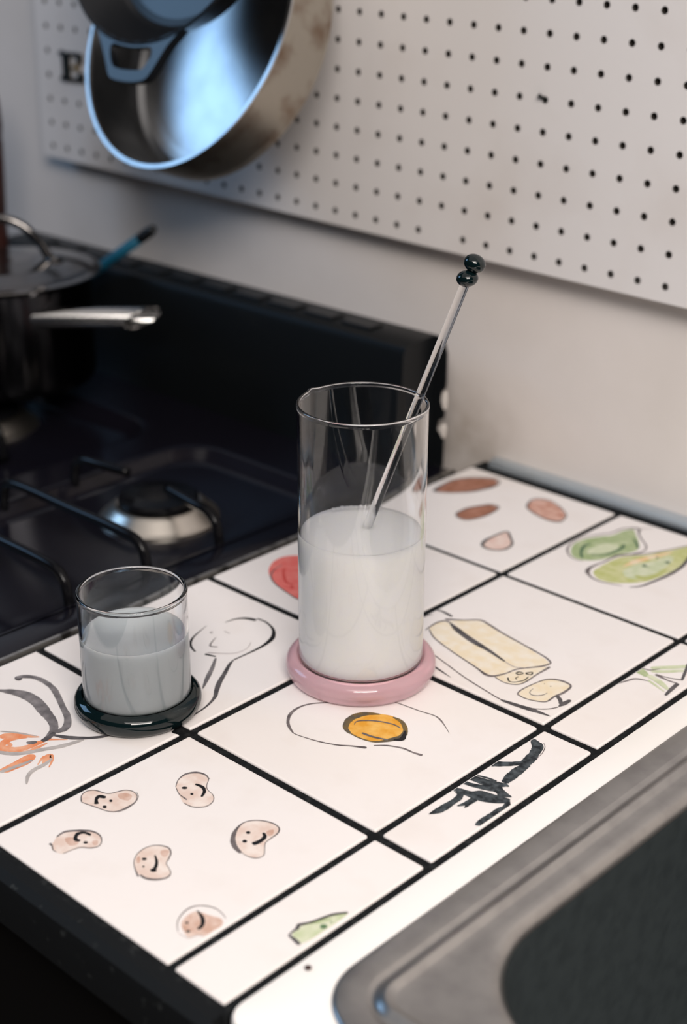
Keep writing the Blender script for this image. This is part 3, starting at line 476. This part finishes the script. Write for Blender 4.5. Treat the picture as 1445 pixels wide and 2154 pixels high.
  ('f','almond',[(-147.7,408.8),(-150.5,421),(-151.1,438.4),(-144.6,451.3),(-136.2,459.4),(-127.8,464.7),(-121.2,462.5),(-118,453.5),(-119.8,441.4),(-124.9,428.3),(-134.1,416.5),(-143.4,410)]),
  ('s','line',[(-148.5,407),(-151.5,419.9),(-152.2,438.5),(-145.2,452.2),(-136.3,460.8),(-127.3,466.4),(-120.3,464.1),(-116.9,454.5),(-118.9,441.6),(-124.3,427.6),(-134.1,415.2),(-144,408.2),(-148.5,407)],[3.06,2.41,2.07,1.94,1.89,1.99,1.06,2.29,2.9,2.02,1.79,1.82,2.09]),
 ]),
 ('a3', 'painted_almond', [
  ('f','almond',[(-100.7,380.9),(-102.4,385.4),(-102.4,397.2),(-97.3,409.8),(-93.3,416.2),(-86.8,417.1),(-83.4,411.2),(-82.3,397.2),(-84.5,385),(-88.9,378.1),(-95.3,377.4)]),
  ('s','line',[(-101.3,380),(-103,384.7),(-103,397.3),(-97.7,410.7),(-93.4,417.5),(-86.4,418.5),(-82.8,412.2),(-81.6,397.2),(-84,384.3),(-88.7,377),(-95.5,376.2),(-101.3,380)],[1.65,1.71,1.63,1.58,1.86,1.26,1.58,1.65,1.6,1.65,1.36,1.65]),
 ]),
 ('a3', 'painted_almond', [
  ('f','almond2',[(-68.5,436.9),(-73,449),(-70.2,455.9),(-60.2,458.4),(-46,452.2),(-35.1,444),(-30.8,435.1),(-31.3,427.9),(-40.7,425.1),(-54.5,428.1),(-64.2,432.7)]),
  ('s','line',[(-69.6,436.6),(-74.3,449.6),(-71.4,456.9),(-60.7,459.5),(-45.6,453),(-34,444.2),(-29.4,434.7),(-30,427.1),(-39.9,424.1),(-54.6,427.4),(-65,432.2),(-69.6,436.6)],[1.79,1.44,1.5,1.02,1.03,0.96,1.38,2.56,1.86,1.72,1.39,1.45]),
 ]),
 ('a3', 'painted_almond', [
  ('f','almond3',[(-47,348.2),(-50,356.7),(-50,368.9),(-49.2,377.8),(-46.8,380.1),(-39.7,373.6),(-32.6,366.9),(-29.3,360.1),(-29.4,352.1),(-33.1,347.3),(-38.2,345),(-44.1,346)]),
  ('s','ink2',[(-47.4,347.4),(-50.6,356.5),(-50.6,369.4),(-49.8,378.9),(-47.2,381.3),(-39.6,374.5),(-32.1,367.3),(-28.6,360.1),(-28.7,351.6),(-32.6,346.5),(-38.1,344.1),(-44.3,345.1),(-47.4,347.4)],[2.83,2.45,1.85,1.82,1.73,1.73,1.69,1.82,1.9,1.77,1.76,2.08,2.51]),
 ]),
 ('a2', 'painted_tomato', [
  ('f','red',[(-138.5,196.7),(-145.6,208.2),(-147,219),(-143.4,226.8),(-136.7,231.6),(-126.6,232.9),(-112.9,228.6),(-100.2,217.4),(-89.5,200.8),(-82.1,183.9),(-84.2,177),(-90.4,176),(-104.1,178.8),(-117.2,182.5),(-129.8,189.2)]),
  ('s','redline',[(-131.5,206.6),(-123,197.7),(-111.7,189.8),(-105.8,191.3)],[1.33,2,2.2,1.57]),
  ('f','redline',[(-101.9,188),(-101.1,186.5),(-101.4,185.2),(-102.8,184.8),(-104.3,185.7),(-105.1,187.2),(-104.8,188.5),(-103.4,188.8)]),
  ('s','line',[(-136.9,210),(-134.3,198.6),(-128.5,189.3),(-117.2,182.5),(-100.7,178.1),(-86.5,175.7),(-78,178),(-80.4,191.4)],[0.41,0.87,1.05,1.14,1.12,1.31,1.31,0.77]),
 ]),
]
for t, n, items in PAINT: paint(t, n, items)

# ------------------------------------------------------------------ white worktop and sink
SX0, SX1, SY0, SY1 = 221.0, 720.0, -130.0, 330.0
wt = empty('worktop', 470, 160, -ZC, 'plain white worktop strip around the steel sink', 'worktop')
top = MB()
prof = lambda x0, x1, y0, y1: None
top.loft([rr(198.3, 1500, -160, 497, 12, -38, 5), rr(198.3, 1500, -160, 497, 12, -2.0, 5), rr(198.9, 1499.4, -159.4, 496.4, 12, -0.6, 5), rr(200.5, 1497.5, -157.5, 494.5, 11, 0, 5),
          rr(SX0+6, SX1-6, SY0+6, SY1-6, 30, 0, 5), rr(SX0+6, SX1-6, SY0+6, SY1-6, 30, -38, 5)], cap=(False, False))
top.build('slab', 'laminate', wt, 30)
MB().loft([rr(199.5, 1499, -158.5, 496, 12, -38.2, 5), rr(199.5, 1499, -158.5, 496, 12, -44, 5), rr(SX0+6, SX1-6, SY0+6, SY1-6, 30, -44, 5), rr(SX0+6, SX1-6, SY0+6, SY1-6, 30, -38.2, 5)], cap=(False, False)).build('core', 'raw_edge', wt)
MB().loft([[(x, 487, 0.1), (x, 488, 3.0), (x, 491, 4.8), (x, 495, 5.5), (x, 499.3, 5.8), (x, 499.3, 0.1)] for x in (198.5, 500, 1490)]).build('back_trim', 'back_trim', wt, 30)
cb = MB()
for a in ((200, 216, -140, 490), (760, 1498, -140, 490)): cb.box(a[0], a[1], a[2], a[3], -ZC, -44.5)
cb.box(216, 760, -140, -133, -ZC, -44.5); cb.box(216, 760, 484, 490, -ZC, -44.5)
cb.build('cabinet', 'cabinet_black', wt)
sk = empty('kitchen_sink', 470, 100, -220, 'brushed stainless steel sink with beaded rim set into white worktop', 'sink')
rg = lambda l, f, r, z: rr(SX0+l, SX1-l, SY0+f, SY1-l, r, z, 12)
MB().loft([rg(0.6, 0.6, 37, 0.3), rg(0.0, 0.0, 37, 1.4), rg(0.8, 0.8, 36.5, 2.6), rg(2.5, 2.5, 35, 3.0), rg(14.5, 14.5, 26, 3.0), rg(15.6, 15.8, 25, 2.6), rg(17.4, 17.8, 22, 1.2), rg(18.8, 19.2, 20, 1.1), rg(21.0, 21.4, 17, 2.4),
           rg(23.4, 24.0, 15, 4.2), rg(24.4, 25.2, 14.5, 4.7), rg(25.4, 26.2, 14, 4.5), rg(27.6, 28.4, 13, 2.2), rg(29.5, 30.4, 13, 1.5), rg(34, 46, 60, 1.4), rg(37.5, 52, 64, 0.9), rg(40, 56, 66, -0.6), rg(42.5, 59, 66, -4.0), rg(43.4, 60.2, 66, -7)], cap=(False, False)).build('rim', 'sink_steel', sk, 50)
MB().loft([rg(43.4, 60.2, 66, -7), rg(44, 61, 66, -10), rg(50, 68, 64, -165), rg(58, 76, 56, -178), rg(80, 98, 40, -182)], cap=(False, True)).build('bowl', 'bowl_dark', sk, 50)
MB().lathe([(0, -179), (34, -179), (38, -180), (40, -181.8), (0, -181.8)], (470, 100, 0), 32).build('drain', 'steel', sk, 40)

# ------------------------------------------------------------------ stove
SR, SL = -168.0, -790.0
st = empty('gas_stove', -475, 150, -ZC, 'black enamelled gas stove with backguard left of the tiles', 'stove')
cook = MB()
wells = [(-402.0, -198.0), (-726.0, -440.0)]
YB0, YB1, WY0, WY1 = -160.0, 457.0, -125.0, 350.0
cook.box(-198, SR, YB0, YB1, -13, 0, ch=2.0); cook.box(-440, -402, YB0, YB1, -13, 0.0); cook.box(SL, -726, YB0, YB1, -13, 0)
for x0, x1 in wells:
    cook.box(x0, x1, YB0, WY0, -13, 0); cook.box(x0, x1, WY1, YB1, -13, 0)
    q = lambda i, r, z: rr(x0+i, x1-i, WY0+i, WY1-i, r, z, 8)
    cook.loft([q(0, 0.01, 0.01), q(1.5, 44, 0.01), q(4, 43, -0.5), q(6.5, 41, -2.2), q(14, 37, -9.0), q(17.5, 35, -11.2), q(24, 30, -12.0)], cap=(False, True))
cook.build('cooktop', 'enamel_black', st, 50)
MB().box(-167.9, -165.2, YB0, YB1, -20, 1.2).build('edge_strip', 'stove_edge', st)
MB().box(SL, SR-1, -150, 456, -ZC, -14).build('oven_body', 'enamel_matte', st)
MB().loft([[(x, 413, 0), (x, 411, 40), (x, 413, 112), (x, 416, 118.5), (x, 422, 121), (x, 455, 122), (x, 455, 0)] for x in (SL, -600, -400, -192)]).build('backguard', 'enamel_matte', st, 30)
pl = [(-180, 0), (-179, 26), (-181.5, 29), (-187, 38), (-185, 44), (-180.5, 46), (-179, 50), (-179, 54), (-180, 57), (-183.5, 64), (-183, 71), (-179, 75), (-178, 80), (-178, 108), (-181, 117), (-189, 122), (SL, 122), (SL, 0)]
n = len(pl)
MB().add([(x, 455.2, z) for x, z in pl]+[(x, 457, z) for x, z in pl], [tuple(range(n)), tuple(reversed(range(n, 2*n)))]+[(i, i+n, (i+1) % n+n, (i+1) % n) for i in range(n)]).build('back_plate', 'enamel_matte', st)
for pts in ([(-178.8, 29), (-181.0, 32), (-185.0, 36.5), (-182.4, 39.5), (-179.6, 41.5), (-177.8, 38)], [(-178.6, 56), (-181.6, 63), (-181.2, 69), (-178.4, 73), (-177.6, 64)]):
    n = len(pts)
    MB().add([(x, 453.8, z) for x, z in pts]+[(x, 458, z) for x, z in pts], [tuple(range(n)), tuple(reversed(range(n, 2*n)))]+[(i, i+n, (i+1) % n+n, (i+1) % n) for i in range(n)]).build('bare_patch', 'chip_paint', st)
for k in range(11):
    x = -245-k*48
    MB().box(x-36, x, 428, 446, 121.2, 123.6, ch=1.0).build('vent_louvre', 'enamel_matte', st)
def burner(x, y):
    b = MB().lathe([(0, -12), (52, -12), (52, -10), (49, -8), (40, 1), (37, 2.5), (34, 2), (0, 2)], (x, y, 0), 48).build('burner_base', 'burner_alu', st, 30)
    MB().lathe([(0, 2), (33, 2), (34.5, 3.5), (34.5, 7), (32, 9), (18, 10), (0, 10)], (x, y, 0), 40).build('burner_cap', 'cast_grate', b, 40)
burner(-300, 222); burner(-600, 250); burner(-300, -20); burner(-600, -20)
def grate(cx, label):
    g = empty('stove_grate', cx, 90, -12, label, 'grate', 'wire grates on the stove')
    h = 96.0
    def rod(pts): MB().tube(catmull(pts, False, 5), 4.2, 8).build('grate_bar', 'cast_grate', g, 'all')
    for y in (-95, -20, 55, 130, 205):
        legR = [(cx+h, y, -7.5), (cx+h-2, y, 8), (cx+h-6, y, 18), (cx+h-16, y, 23.5)]
        legL = [(2*cx-px, y, z) for px, y, z in legR][::-1]
        if y in (205, -20):
            rod(legR+[(cx+60, y+1, 25), (cx+26, y+6, 25)]); rod([(cx-26, y+6, 25), (cx-60, y+1, 25)]+legL)
        else:
            rod(legR+[(cx+50, y, 25), (cx, y, 24.5), (cx-50, y, 25)]+legL)
    for x in (cx-h, cx+h): MB().tube([(x, -99, -7.6), (x, 60, -7.6), (x, 209, -7.6)], 4.0, 8).build('grate_bar', 'cast_grate', g, 'all')
grate(-300, 'black wire grate over the bare burner beside the tiles'); grate(-600, 'black wire grate under the steel saucepan')

# saucepan, its lid, utensil, red-brown mill
px, py = -605.8, 289.4
pot = empty('saucepan', px, py, 29, 'dark steel saucepan with hollow tube handle on stove', 'saucepan')
MB().lathe([(0, 30), (79, 30), (83, 32), (85, 38), (85, 132), (88, 136), (88, 137), (84, 137), (83.3, 132), (83.3, 40), (79, 33), (0, 33)], (px, py, 0), 64).build('body', 'pot_steel', pot, 40)
hd = Vector((0.712, 0.702, 0.0)); h0 = Vector((-522, 277, 109)); hl = 107.0
sd = Vector((-hd.y, hd.x, 0)); up = Vector((0, 0, 1)); tb = MB()
ring = lambda s, r, cut: [h0+hd*(s+cut*(0.45*math.cos(a)-math.sin(a)))+sd*(-math.sin(a)*r)+up*(math.cos(a)*r) for a in [2*math.pi*k/24 for k in range(24)]]
tb.loft([ring(-14, 8.8, 0), ring(6, 10.0, 0), ring(hl-16, 10.2, 15), ring(hl-16.2, 8.9, 15), ring(6, 8.0, 0)], cap=(True, True)); tb.build('tube_handle', 'steel', pot, 50)
lid = empty('pot_lid', px, py, 137, 'shiny domed steel lid with arched strap handle on saucepan', 'lid')
MB().lathe([(0, 163), (30, 162), (60, 158), (82, 152.5), (88, 150), (95, 149.6), (96, 148.4), (95, 147.4), (84, 147.6), (60, 155.5), (30, 160), (0, 161)], (px, py, -10), 64).build('dome', 'lid_steel', lid, 50)
arc = [(52, 157), (46, 163), (38, 176), (26, 190), (10, 198), (-10, 198), (-26, 190), (-38, 176), (-46, 163), (-52, 157)]
MB().tube(catmull([(px+Rx.x*s, py+Rx.y*s, z-10) for s, z in arc], False, 4), 4.6, 10).build('grip', 'lid_steel', lid, 'all')
MB().lathe([(0, 155), (9, 155), (9, 160), (6, 163), (0, 163)], (px+Rx.x*52, py+Rx.y*52, -10), 16).build('rivet', 'lid_steel', lid, 40)
MB().lathe([(0, 155), (9, 155), (9, 160), (6, 163), (0, 163)], (px-Rx.x*52, py-Rx.y*52, -10), 16).build('rivet', 'lid_steel', lid, 40)
ut = empty('cooking_utensil', -714, 395, 0, 'teal utensil handle with black tip leaning behind the saucepan', 'utensil')
ua, ub = Vector((-754.9, 398, 26.2)), Vector((-502.3, 398, 178.5)); q = lambda t: ua+(ub-ua)*t
MB().tube([q(0.22), q(0.35), q(0.5), q(0.75), q(0.91)], [3.5, 4.2, 5.2, 5.6, 5.4], 12).build('handle', 'teal_handle', ut, 'all')
MB().tube([q(0.911), q(0.94), q(0.975), q(0.992), q(1.0)], [5.4, 5.6, 5.5, 4.4, 2.0], 12).build('tip', 'black_plastic', ut, 'all')
MB().tube(catmull([q(0.22), q(0.18)+Vector((0, 0, -4)), Vector((-713, 396, 30)), Vector((-715, 394, 14)), Vector((-716, 393, 2))], False, 3), [3.5]*7+[8, 13, 15, 15, 12, 6], 12).build('head', 'black_plastic', ut, 'all')
mx, my = -757.5, 379.5
pm = empty('pepper_mill', mx, my, 0, 'dark red-brown turned wooden mill at the left edge of the stove', 'mill')
MB().lathe([(0, 0), (21, 0), (22, 4), (22, 60), (19, 110), (18, 150), (20, 200), (21, 235), (0, 235)], (mx, my, 0), 40).build('body', 'redwood', pm, 40)
MB().lathe([(0, 236), (20, 236), (22, 250), (21, 275), (16, 300), (8, 312), (0, 314)], (mx, my, 0), 40).build('cap', 'redwood', pm, 40)

# ------------------------------------------------------------------ pegboard on the wall
PG = 25.4; PXO, PZO, PY = -332.2, 208.84, 474.46
pgm = Matrix.Translation(P(PXO, PY, PZO)) @ Matrix.Rotation(math.radians(1.235), 4, 'Y')
pb = bpy.data.objects.new('pegboard', None); COL.objects.link(pb); pb.matrix_world = pgm; tag(pb, 'white painted pegboard with rows of small holes on wall', 'pegboard')
C0, C1, R0, R1 = -17, 30, 0, 22
bd = MB(); hr = 3.05; NS = 12; th = 5.0
def cell(cx, cz, xl, xr, zb, zt, hole):
    sq = []
    for k in range(NS):
        a = 2*math.pi*(k+0.5)/NS; dx, dz = math.cos(a), math.sin(a); s = 1/max(abs(dx), abs(dz))
        ux, uz_ = dx*s, dz*s
        sq.append((cx+(ux*(xr-cx) if ux > 0 else ux*(cx-xl)), cz+(uz_*(zt-cz) if uz_ > 0 else uz_*(cz-zb))))
    cor = [(xr, zt), (xl, zt), (xl, zb), (xr, zb)]
    if not hole:
        bd.add([(x, 0, z) for x, z in cor], [(0, 1, 2, 3)]); return
    v = []; f = []; fw = []
    for k in range(NS):
        a = 2*math.pi*(k+0.5)/NS; v += [(sq[k][0], 0, sq[k][1]), (cx+hr*math.cos(a), 0, cz+hr*math.sin(a)), (cx+hr*math.cos(a), th, cz+hr*math.sin(a))]
    for k in range(NS):
        a, b = 3*k, 3*((k+1) % NS); f += [(a, b, b+1, a+1)]; fw.append((a+1, b+1, b+2, a+2))
    for x, z in cor:      # corner triangles
        ks = sorted(range(NS), key=lambda k: (sq[k][0]-x)**2+(sq[k][1]-z)**2)[:2]
        v.append((x, 0, z)); f.append((len(v)-1, 3*ks[0], 3*ks[1]))
    bd.add(v, f+fw); bd.m[-len(fw):] = [1]*len(fw)
for c in range(C0, C1+1):
    for r in range(R0, R1+1):
        cx, cz = c*PG, r*PG
        cell(cx, cz, cx-(19 if c == C0 else PG/2), cx+PG/2, cz-(13.0 if r == R0 else PG/2), cz+PG/2, (c, r) not in ((5, 0),))
xl, xr, zb, zt = C0*PG-19, C1*PG+PG/2, -13.0, R1*PG+PG/2
bd.add([(xl, 0, zb), (xr, 0, zb), (xr, 0, zt), (xl, 0, zt), (xl, th, zb), (xr, th, zb), (xr, th, zt), (xl, th, zt)], [(0, 1, 5, 4), (1, 2, 6, 5), (2, 3, 7, 6), (3, 0, 4, 7)])
bd.build('board', ['board_paint', 'hardboard'], pb, loc=pgm)
MB().box(xl+6, xr-6, th+0.2, 25.0, -8, 14).build('batten', 'strip_paint', pb, loc=pgm)
MB().box(xl+6, xr-6, th+0.2, 25.0, zt-30, zt-2).build('batten', 'strip_paint', pb, loc=pgm)
MB().tube([(9*PG-4.5, -3.5, 5*PG+4), (9*PG-2.5, -2.5, 5*PG+2.4), (9*PG, 3, 5*PG)], [1.7, 1.5, 1.5], 8).build('bent_nail', 'letter_black', pb, loc=pgm)

# letter E fixed on the board
def serifE():
    b = MB(); t0, t1 = -3.2, -0.15
    def pr(poly, m=0):
        n = len(poly); b.add([(x, t0, z) for x, z in poly]+[(x, t1, z) for x, z in poly], [tuple(range(n)), tuple(reversed(range(n, 2*n)))]+[(i, i+n, (i+1) % n+n, (i+1) % n) for i in range(n)], m)
    pr([(0, 30), (0, 27), (5, 26), (5, 4), (0, 3), (0, 0), (19, 0), (19, 3.2), (16, 3.4), (16.5, 26.4), (16, 30)])
    pr([(16.02, 30), (16.02, 26.6), (30, 26.2), (31, 20), (37, 19), (38, 29.5)])
    pr([(19.02, 0), (19.02, 3.4), (31, 4.4), (32, 9), (38.5, 10), (39.5, 0)])
    pr([(19, 13.5), (26, 13.5), (27, 10.0), (31, 9.6), (31.5, 20), (27.5, 20), (26.5, 16.2), (19, 16.0)], 1)
    return b
le = serifE().build('letter', ['letter_black', 'letter_brown'], None, loc=Matrix.Translation(P(-738, PY-0.1, 290.5)) @ Matrix.Rotation(math.radians(-1.0), 4, 'Y'))
tag(le, 'black serif capital letter E on the pegboard beside the pan', 'letter')

# ------------------------------------------------------------------ pans hanging on the board
def frame(c, pitch, yaw):
    nrm = Vector((math.sin(yaw)*math.cos(pitch), math.cos(yaw)*math.cos(pitch), math.sin(pitch))); out = -nrm
    u = (Vector((0, 0, 1))-out*out.z).normalized(); r = u.cross(out)
    mm_ = Matrix((r, u, out)).transposed().to_4x4(); mm_.translation = P(*c); return mm_
pf = frame((-410.0, 366.0, 377.0), -0.44, 0.04)
pan = bpy.data.objects.new('saute_pan', None); COL.objects.link(pan); pan.matrix_world = pf; tag(pan, 'large steel pan with rust-stained outer wall hanging on pegboard', 'pan')
D = -61.0
prof = [(0, D), (112, D), (119, D+1.5), (123.2, D+6), (124.5, D+14), (128.0, -3), (129.9, -0.9), (129.6, 0.6), (125.9, 0.7), (125.2, 0.0), (124.6, -2.5), (121.4, D+16), (118.5, D+8), (112, D+4.6), (100, D+4), (0, D+4)]
MB().lathe(prof, (0, 0, 0), 96, [0]*6+[1]*9).build('body', ['pan_outside', 'pan_inside'], pan, 35, loc=pf)
MB().loft([[(x*wd, y, z-3), (x*wd, y, z+3)][::1]+[(-x*wd, y, z+3), (-x*wd, y, z-3)] for x, wd, y, z in ((1, 22, 127, -12), (1, 14, 142, -6), (1, 9, 165, -1), (1, 9, 240, 4), (1, 12, 275, 20), (1, 6, 292, 27))]).build('handle', 'steel', pan, 30, loc=pf)
for dx in (-10, 10): MB().lathe([(0, -2), (5, -2), (5, 1), (3, 2.5), (0, 3)], (dx, 134, -6), 12).build('rivet', 'steel', pan, 40, loc=pf)
sf = frame((-417.8, 358.0, 481.5), -0.37, 0.02)
skl = bpy.data.objects.new('cast_iron_skillet', None); COL.objects.link(skl); skl.matrix_world = sf; tag(skl, 'black cast iron skillet with looped helper handle hanging in front of steel pan', 'skillet')
D = -42.0
MB().lathe([(0, D), (100, D), (105, D+2), (108.5, D+7), (126, -4), (128.2, -1.0), (128.0, 0.6), (126.2, 1.0), (125.2, 0.0), (123.6, -3), (105, D+10), (101, D+6.5), (94, D+5), (0, D+5)], (0, 0, 0), 96).build('body', 'cast_iron', skl, 35, loc=sf)
outer = [(-58, -112), (-50, -118.0), (-44.5, -123), (-36, -133), (-26, -146), (-19, -155.5), (-11.9, -158.3), (0, -159), (13.4, -158.6), (28.4, -155.8), (35, -149.8), (42, -137.5), (48, -126.5), (54, -119), (62, -110)]
hole = [(-21.5, -128.2), (-25.0, -131.2), (-23.5, -137), (-20.0, -143.2), (-16.2, -147.0), (-9, -149.0), (4, -149.3), (18.2, -148.4), (25.2, -145.8), (29, -140), (31.8, -135), (31.0, -130.2), (26.6, -127.8), (7.6, -129.8), (-8, -129.5)]
inn = [(x, y) for x, y in hole]
# ring between outer outline (closed along the rim) and the hole
rimarc = [(math.sin(a)*125.5, -math.cos(a)*125.5) for a in [0.42-0.84*k/6 for k in range(1, 6)]]
outl = catmull(outer, False, 2)+rimarc
bm = bmesh.new()
def loopverts(pts, z): return [bm.verts.new((x, y, z)) for x, y in pts]
hol = catmull(hole, True, 2)
zt_, zb_ = 0.2, -8.5
lo = loopverts(outl, zt_); li = loopverts(hol, zt_)
ed = [bm.edges.new((lo[i], lo[(i+1) % len(lo)])) for i in range(len(lo))]+[bm.edges.new((li[i], li[(i+1) % len(li)])) for i in range(len(li))]
bmesh.ops.triangle_fill(bm, use_beauty=True, use_dissolve=False, edges=ed)
bm.verts.index_update(); bm.faces.ensure_lookup_table()
V = [tuple(v.co) for v in bm.verts]; F = [tuple(v.index for v in f.verts) for f in bm.faces]; nv = len(V); no, ni = len(lo), len(li); bm.free()
V2 = V+[(x, y, zb_) for x, y, z in V]; F2 = F+[tuple(i+nv for i in reversed(f)) for f in F]
F2 += [(i, (i+1) % no, (i+1) % no+nv, i+nv) for i in range(no)]+[(no+i, no+(i+1) % ni, no+(i+1) % ni+nv, no+i+nv) for i in range(ni)]
hh = obj('helper_handle', V2, F2, 'cast_iron', skl, 40, loc=sf)
MB().loft([[(-w_, y, z-4), (-w_, y, z+2), (w_, y, z+2), (w_, y, z-4)] for w_, y, z in ((22, 122, -4), (12, 140, -3), (10, 200, 0), (13, 250, 4), (9, 266, 5))]).build('handle', 'cast_iron', skl, 30, loc=sf)
def hook(x, y0, z, label):
    h = MB().tube(catmull([(x, PY+4, z), (x, PY-6, z+1), (x, PY-14, z-3), (x, y0+12, z-8), (x, y0, z-10), (x, y0-6, z-4), (x, y0-8, z+6)], False, 4), 2.6, 8).build('pegboard_hook', 'steel', None, 'all')
    tag(h, label, 'hook', 'steel hooks on the pegboard')
hook(-410, 448, 640, 'steel hook carrying the large steel pan'); hook(-417, 400, 725, 'steel hook carrying the black skillet')

# ------------------------------------------------------------------ glasses and drinks
def glass(name, cx, cy, r, h, R, z_eq, zw, label, cat, footmat, spout=False):
    e = empty(name, cx, cy, 0.3, label, cat)
    zt = zw+4.5
    fp = [(0, 2.0), (R-12, 1.6), (R-9, 0.3), (R-6, 0.3), (R-2.2, 2.4), (R-0.5, z_eq-2.5), (R, z_eq), (R-0.6, z_eq+3.4), (R-2.6, zt-1.6), (R-5.2, zt-0.2), (r+1.6, zt-0.4), (r+0.45, zt-2.0), (r+0.35, zw), (0, zw)]
    MB().lathe(catmull(fp[1:11], False, 3)[::1] and [fp[0]]+catmull(fp[1:11], False, 3)+fp[11:], (cx, cy, 0), 96).build('foot_ring', footmat, e, 60)
    b = zw+0.25; t = 1.7 if spout else 2.0
    gp = [(0, b), (r-3, b), (r-0.8, b+0.9), (r, b+3.2), (r, h*0.5), (r, h-3.2), (r+0.30, h-2.1), (r+0.32, h-1.1), (r-0.05, h-0.35), (r-t/2, h), (r-t+0.05, h-0.35), (r-t-0.32, h-1.1), (r-t-0.30, h-2.1), (r-t, h-3.2), (r-t, h*0.5), (r-t, b+4.5), (r-t-1, b+3.0), (r-t-3.5, b+2.4), (0, b+2.4)]
    g = MB().lathe(gp, (cx, cy, 0), 96)
    if spout:      # small pinched pouring lip
        a0 = spout
        for i, (x, y, z) in enumerate(g.v):
            if z > h-14 and math.hypot(x-cx, y-cy) > r-4:
                a = math.atan2(y-cy, x-cx); d = (a-a0+math.pi) % (2*math.pi)-math.pi
                k = math.exp(-(d/0.075)**2)*((z-(h-14))/14)**2
                g.v[i] = (x+math.cos(a)*1.4*k, y+math.sin(a)*1.4*k, z+0.7*k)
    g.build('glass_body', 'clear_glass', e, 50)
    return e
def drink(name, cx, cy, r, zb, zl, material, label, bubbles):
    q = MB().lathe([(0, zb), (r-3.6, zb), (r-1, zb+0.7), (r, zb+2.4), (r, zl*0.6), (r, zl+1.0), (r-0.25, zl+1.05), (r-0.9, zl+0.45), (r-2.0, zl+0.1), (r-4, zl), (0, zl)], (cx, cy, 0), 96).build(name, material, None, 60)
    tag(q, label, 'drink')
    for a, d, rad in bubbles:
        x, y = cx+math.cos(a)*(r-d), cy+math.sin(a)*(r-d)
        MB().lathe([(rad*math.cos(t), rad*math.sin(t)) for t in [math.pi*k/10-math.pi/2 for k in range(1, 10)]], (x, y, zl+rad*0.35), 14).build('bubble', 'clear_glass', q, 'all')
    return q
TX, TY = 23.2, 127.0; SXc, SYc = -48.7, -6.9
glass('glass_carafe', TX, TY, 41.6, 193.2, 50.6, 9.0, 12.0, 'tall clear glass cylinder on thick pink glass foot ring', 'carafe', 'pink_glass', math.atan2(-4.0, -42.5))
glass('drinking_glass', SXc, SYc, 34.6, 86.5, 41.0, 8.2, 11.0, 'short clear glass tumbler on thick black-green foot ring', 'glass', 'green_glass')
back = math.atan2(0.668, -0.63)
bub = [(back+0.52-0.085*k, 2.2+0.4*(k % 2), 1.7+0.6*random.random()) for k in range(11)]+[(back-0.18, 2.4, 2.4), (back-1.15, 1.6, 1.0), (back-1.22, 1.6, 0.9), (back-1.3, 1.6, 1.1)]
drink('cloudy_drink', TX, TY, 39.95, 14.55, 105.0, 'cloudy_white', 'cloudy white drink half filling the tall pink-footed glass', bub)
drink('cloudy_drink', SXc, SYc, 32.95, 13.55, 56.0, 'cloudy_shaded', 'cloudy drink in the short dark-footed glass, shade put into its grey colour', [])
# stirring rod
s1 = Vector((21.2, 134.2, 105.0)); s2 = Vector((44.0, 156.7, 193.5)); sd_ = (s2-s1); pt = lambda t: s1+sd_*t
sr = empty('stirring_rod', 2.0, 115.0, 28.0, 'clear glass stirring rod with two black beads leaning in the tall glass', 'stirrer')
MB().tube([pt(-0.86), pt(-0.85), pt(-0.5), pt(0), pt(0.5), pt(1), pt(1.5), pt(1.83)], [1.5, 3.0, 3.0, 3.0, 3.0, 3.0, 3.0, 3.0], 24).build('rod', 'clear_glass', sr, 50)
def bead(c, axis, rx, rz, tilt):
    ax = (axis.normalized()+tilt).normalized(); x = ax.orthogonal().normalized(); y = ax.cross(x)
    mmx = Matrix((x, y, ax)).transposed().to_4x4(); mmx.translation = P(*c)
    MB().lathe([(0, -rz)]+[(rx*math.cos(t), rz*math.sin(t)) for t in [math.pi*k/20-math.pi/2 for k in range(1, 20)]]+[(0, rz)], (0, 0, 0), 40).build('bead', 'green_glass', sr, 'all', loc=mmx)
bead(pt(1.868), sd_, 6.8, 5.2, Vector((-0.35, -0.3, 0.2))); bead(pt(1.972)+Vector((0.6, 0.6, 0)), sd_, 6.9, 5.6, Vector((0.1, 0.1, 0.1)))

cr = MB().lathe([(0, 0.05), (1.6, 0.05), (2.0, 0.7), (1.4, 1.3), (0, 1.5)], (205.5, -108.5, 0), 7).build('crumb', 'redwood', None, 60)
tag(cr, 'tiny dark brown crumb on the white worktop', 'crumb')
bpy.context.view_layer.update()
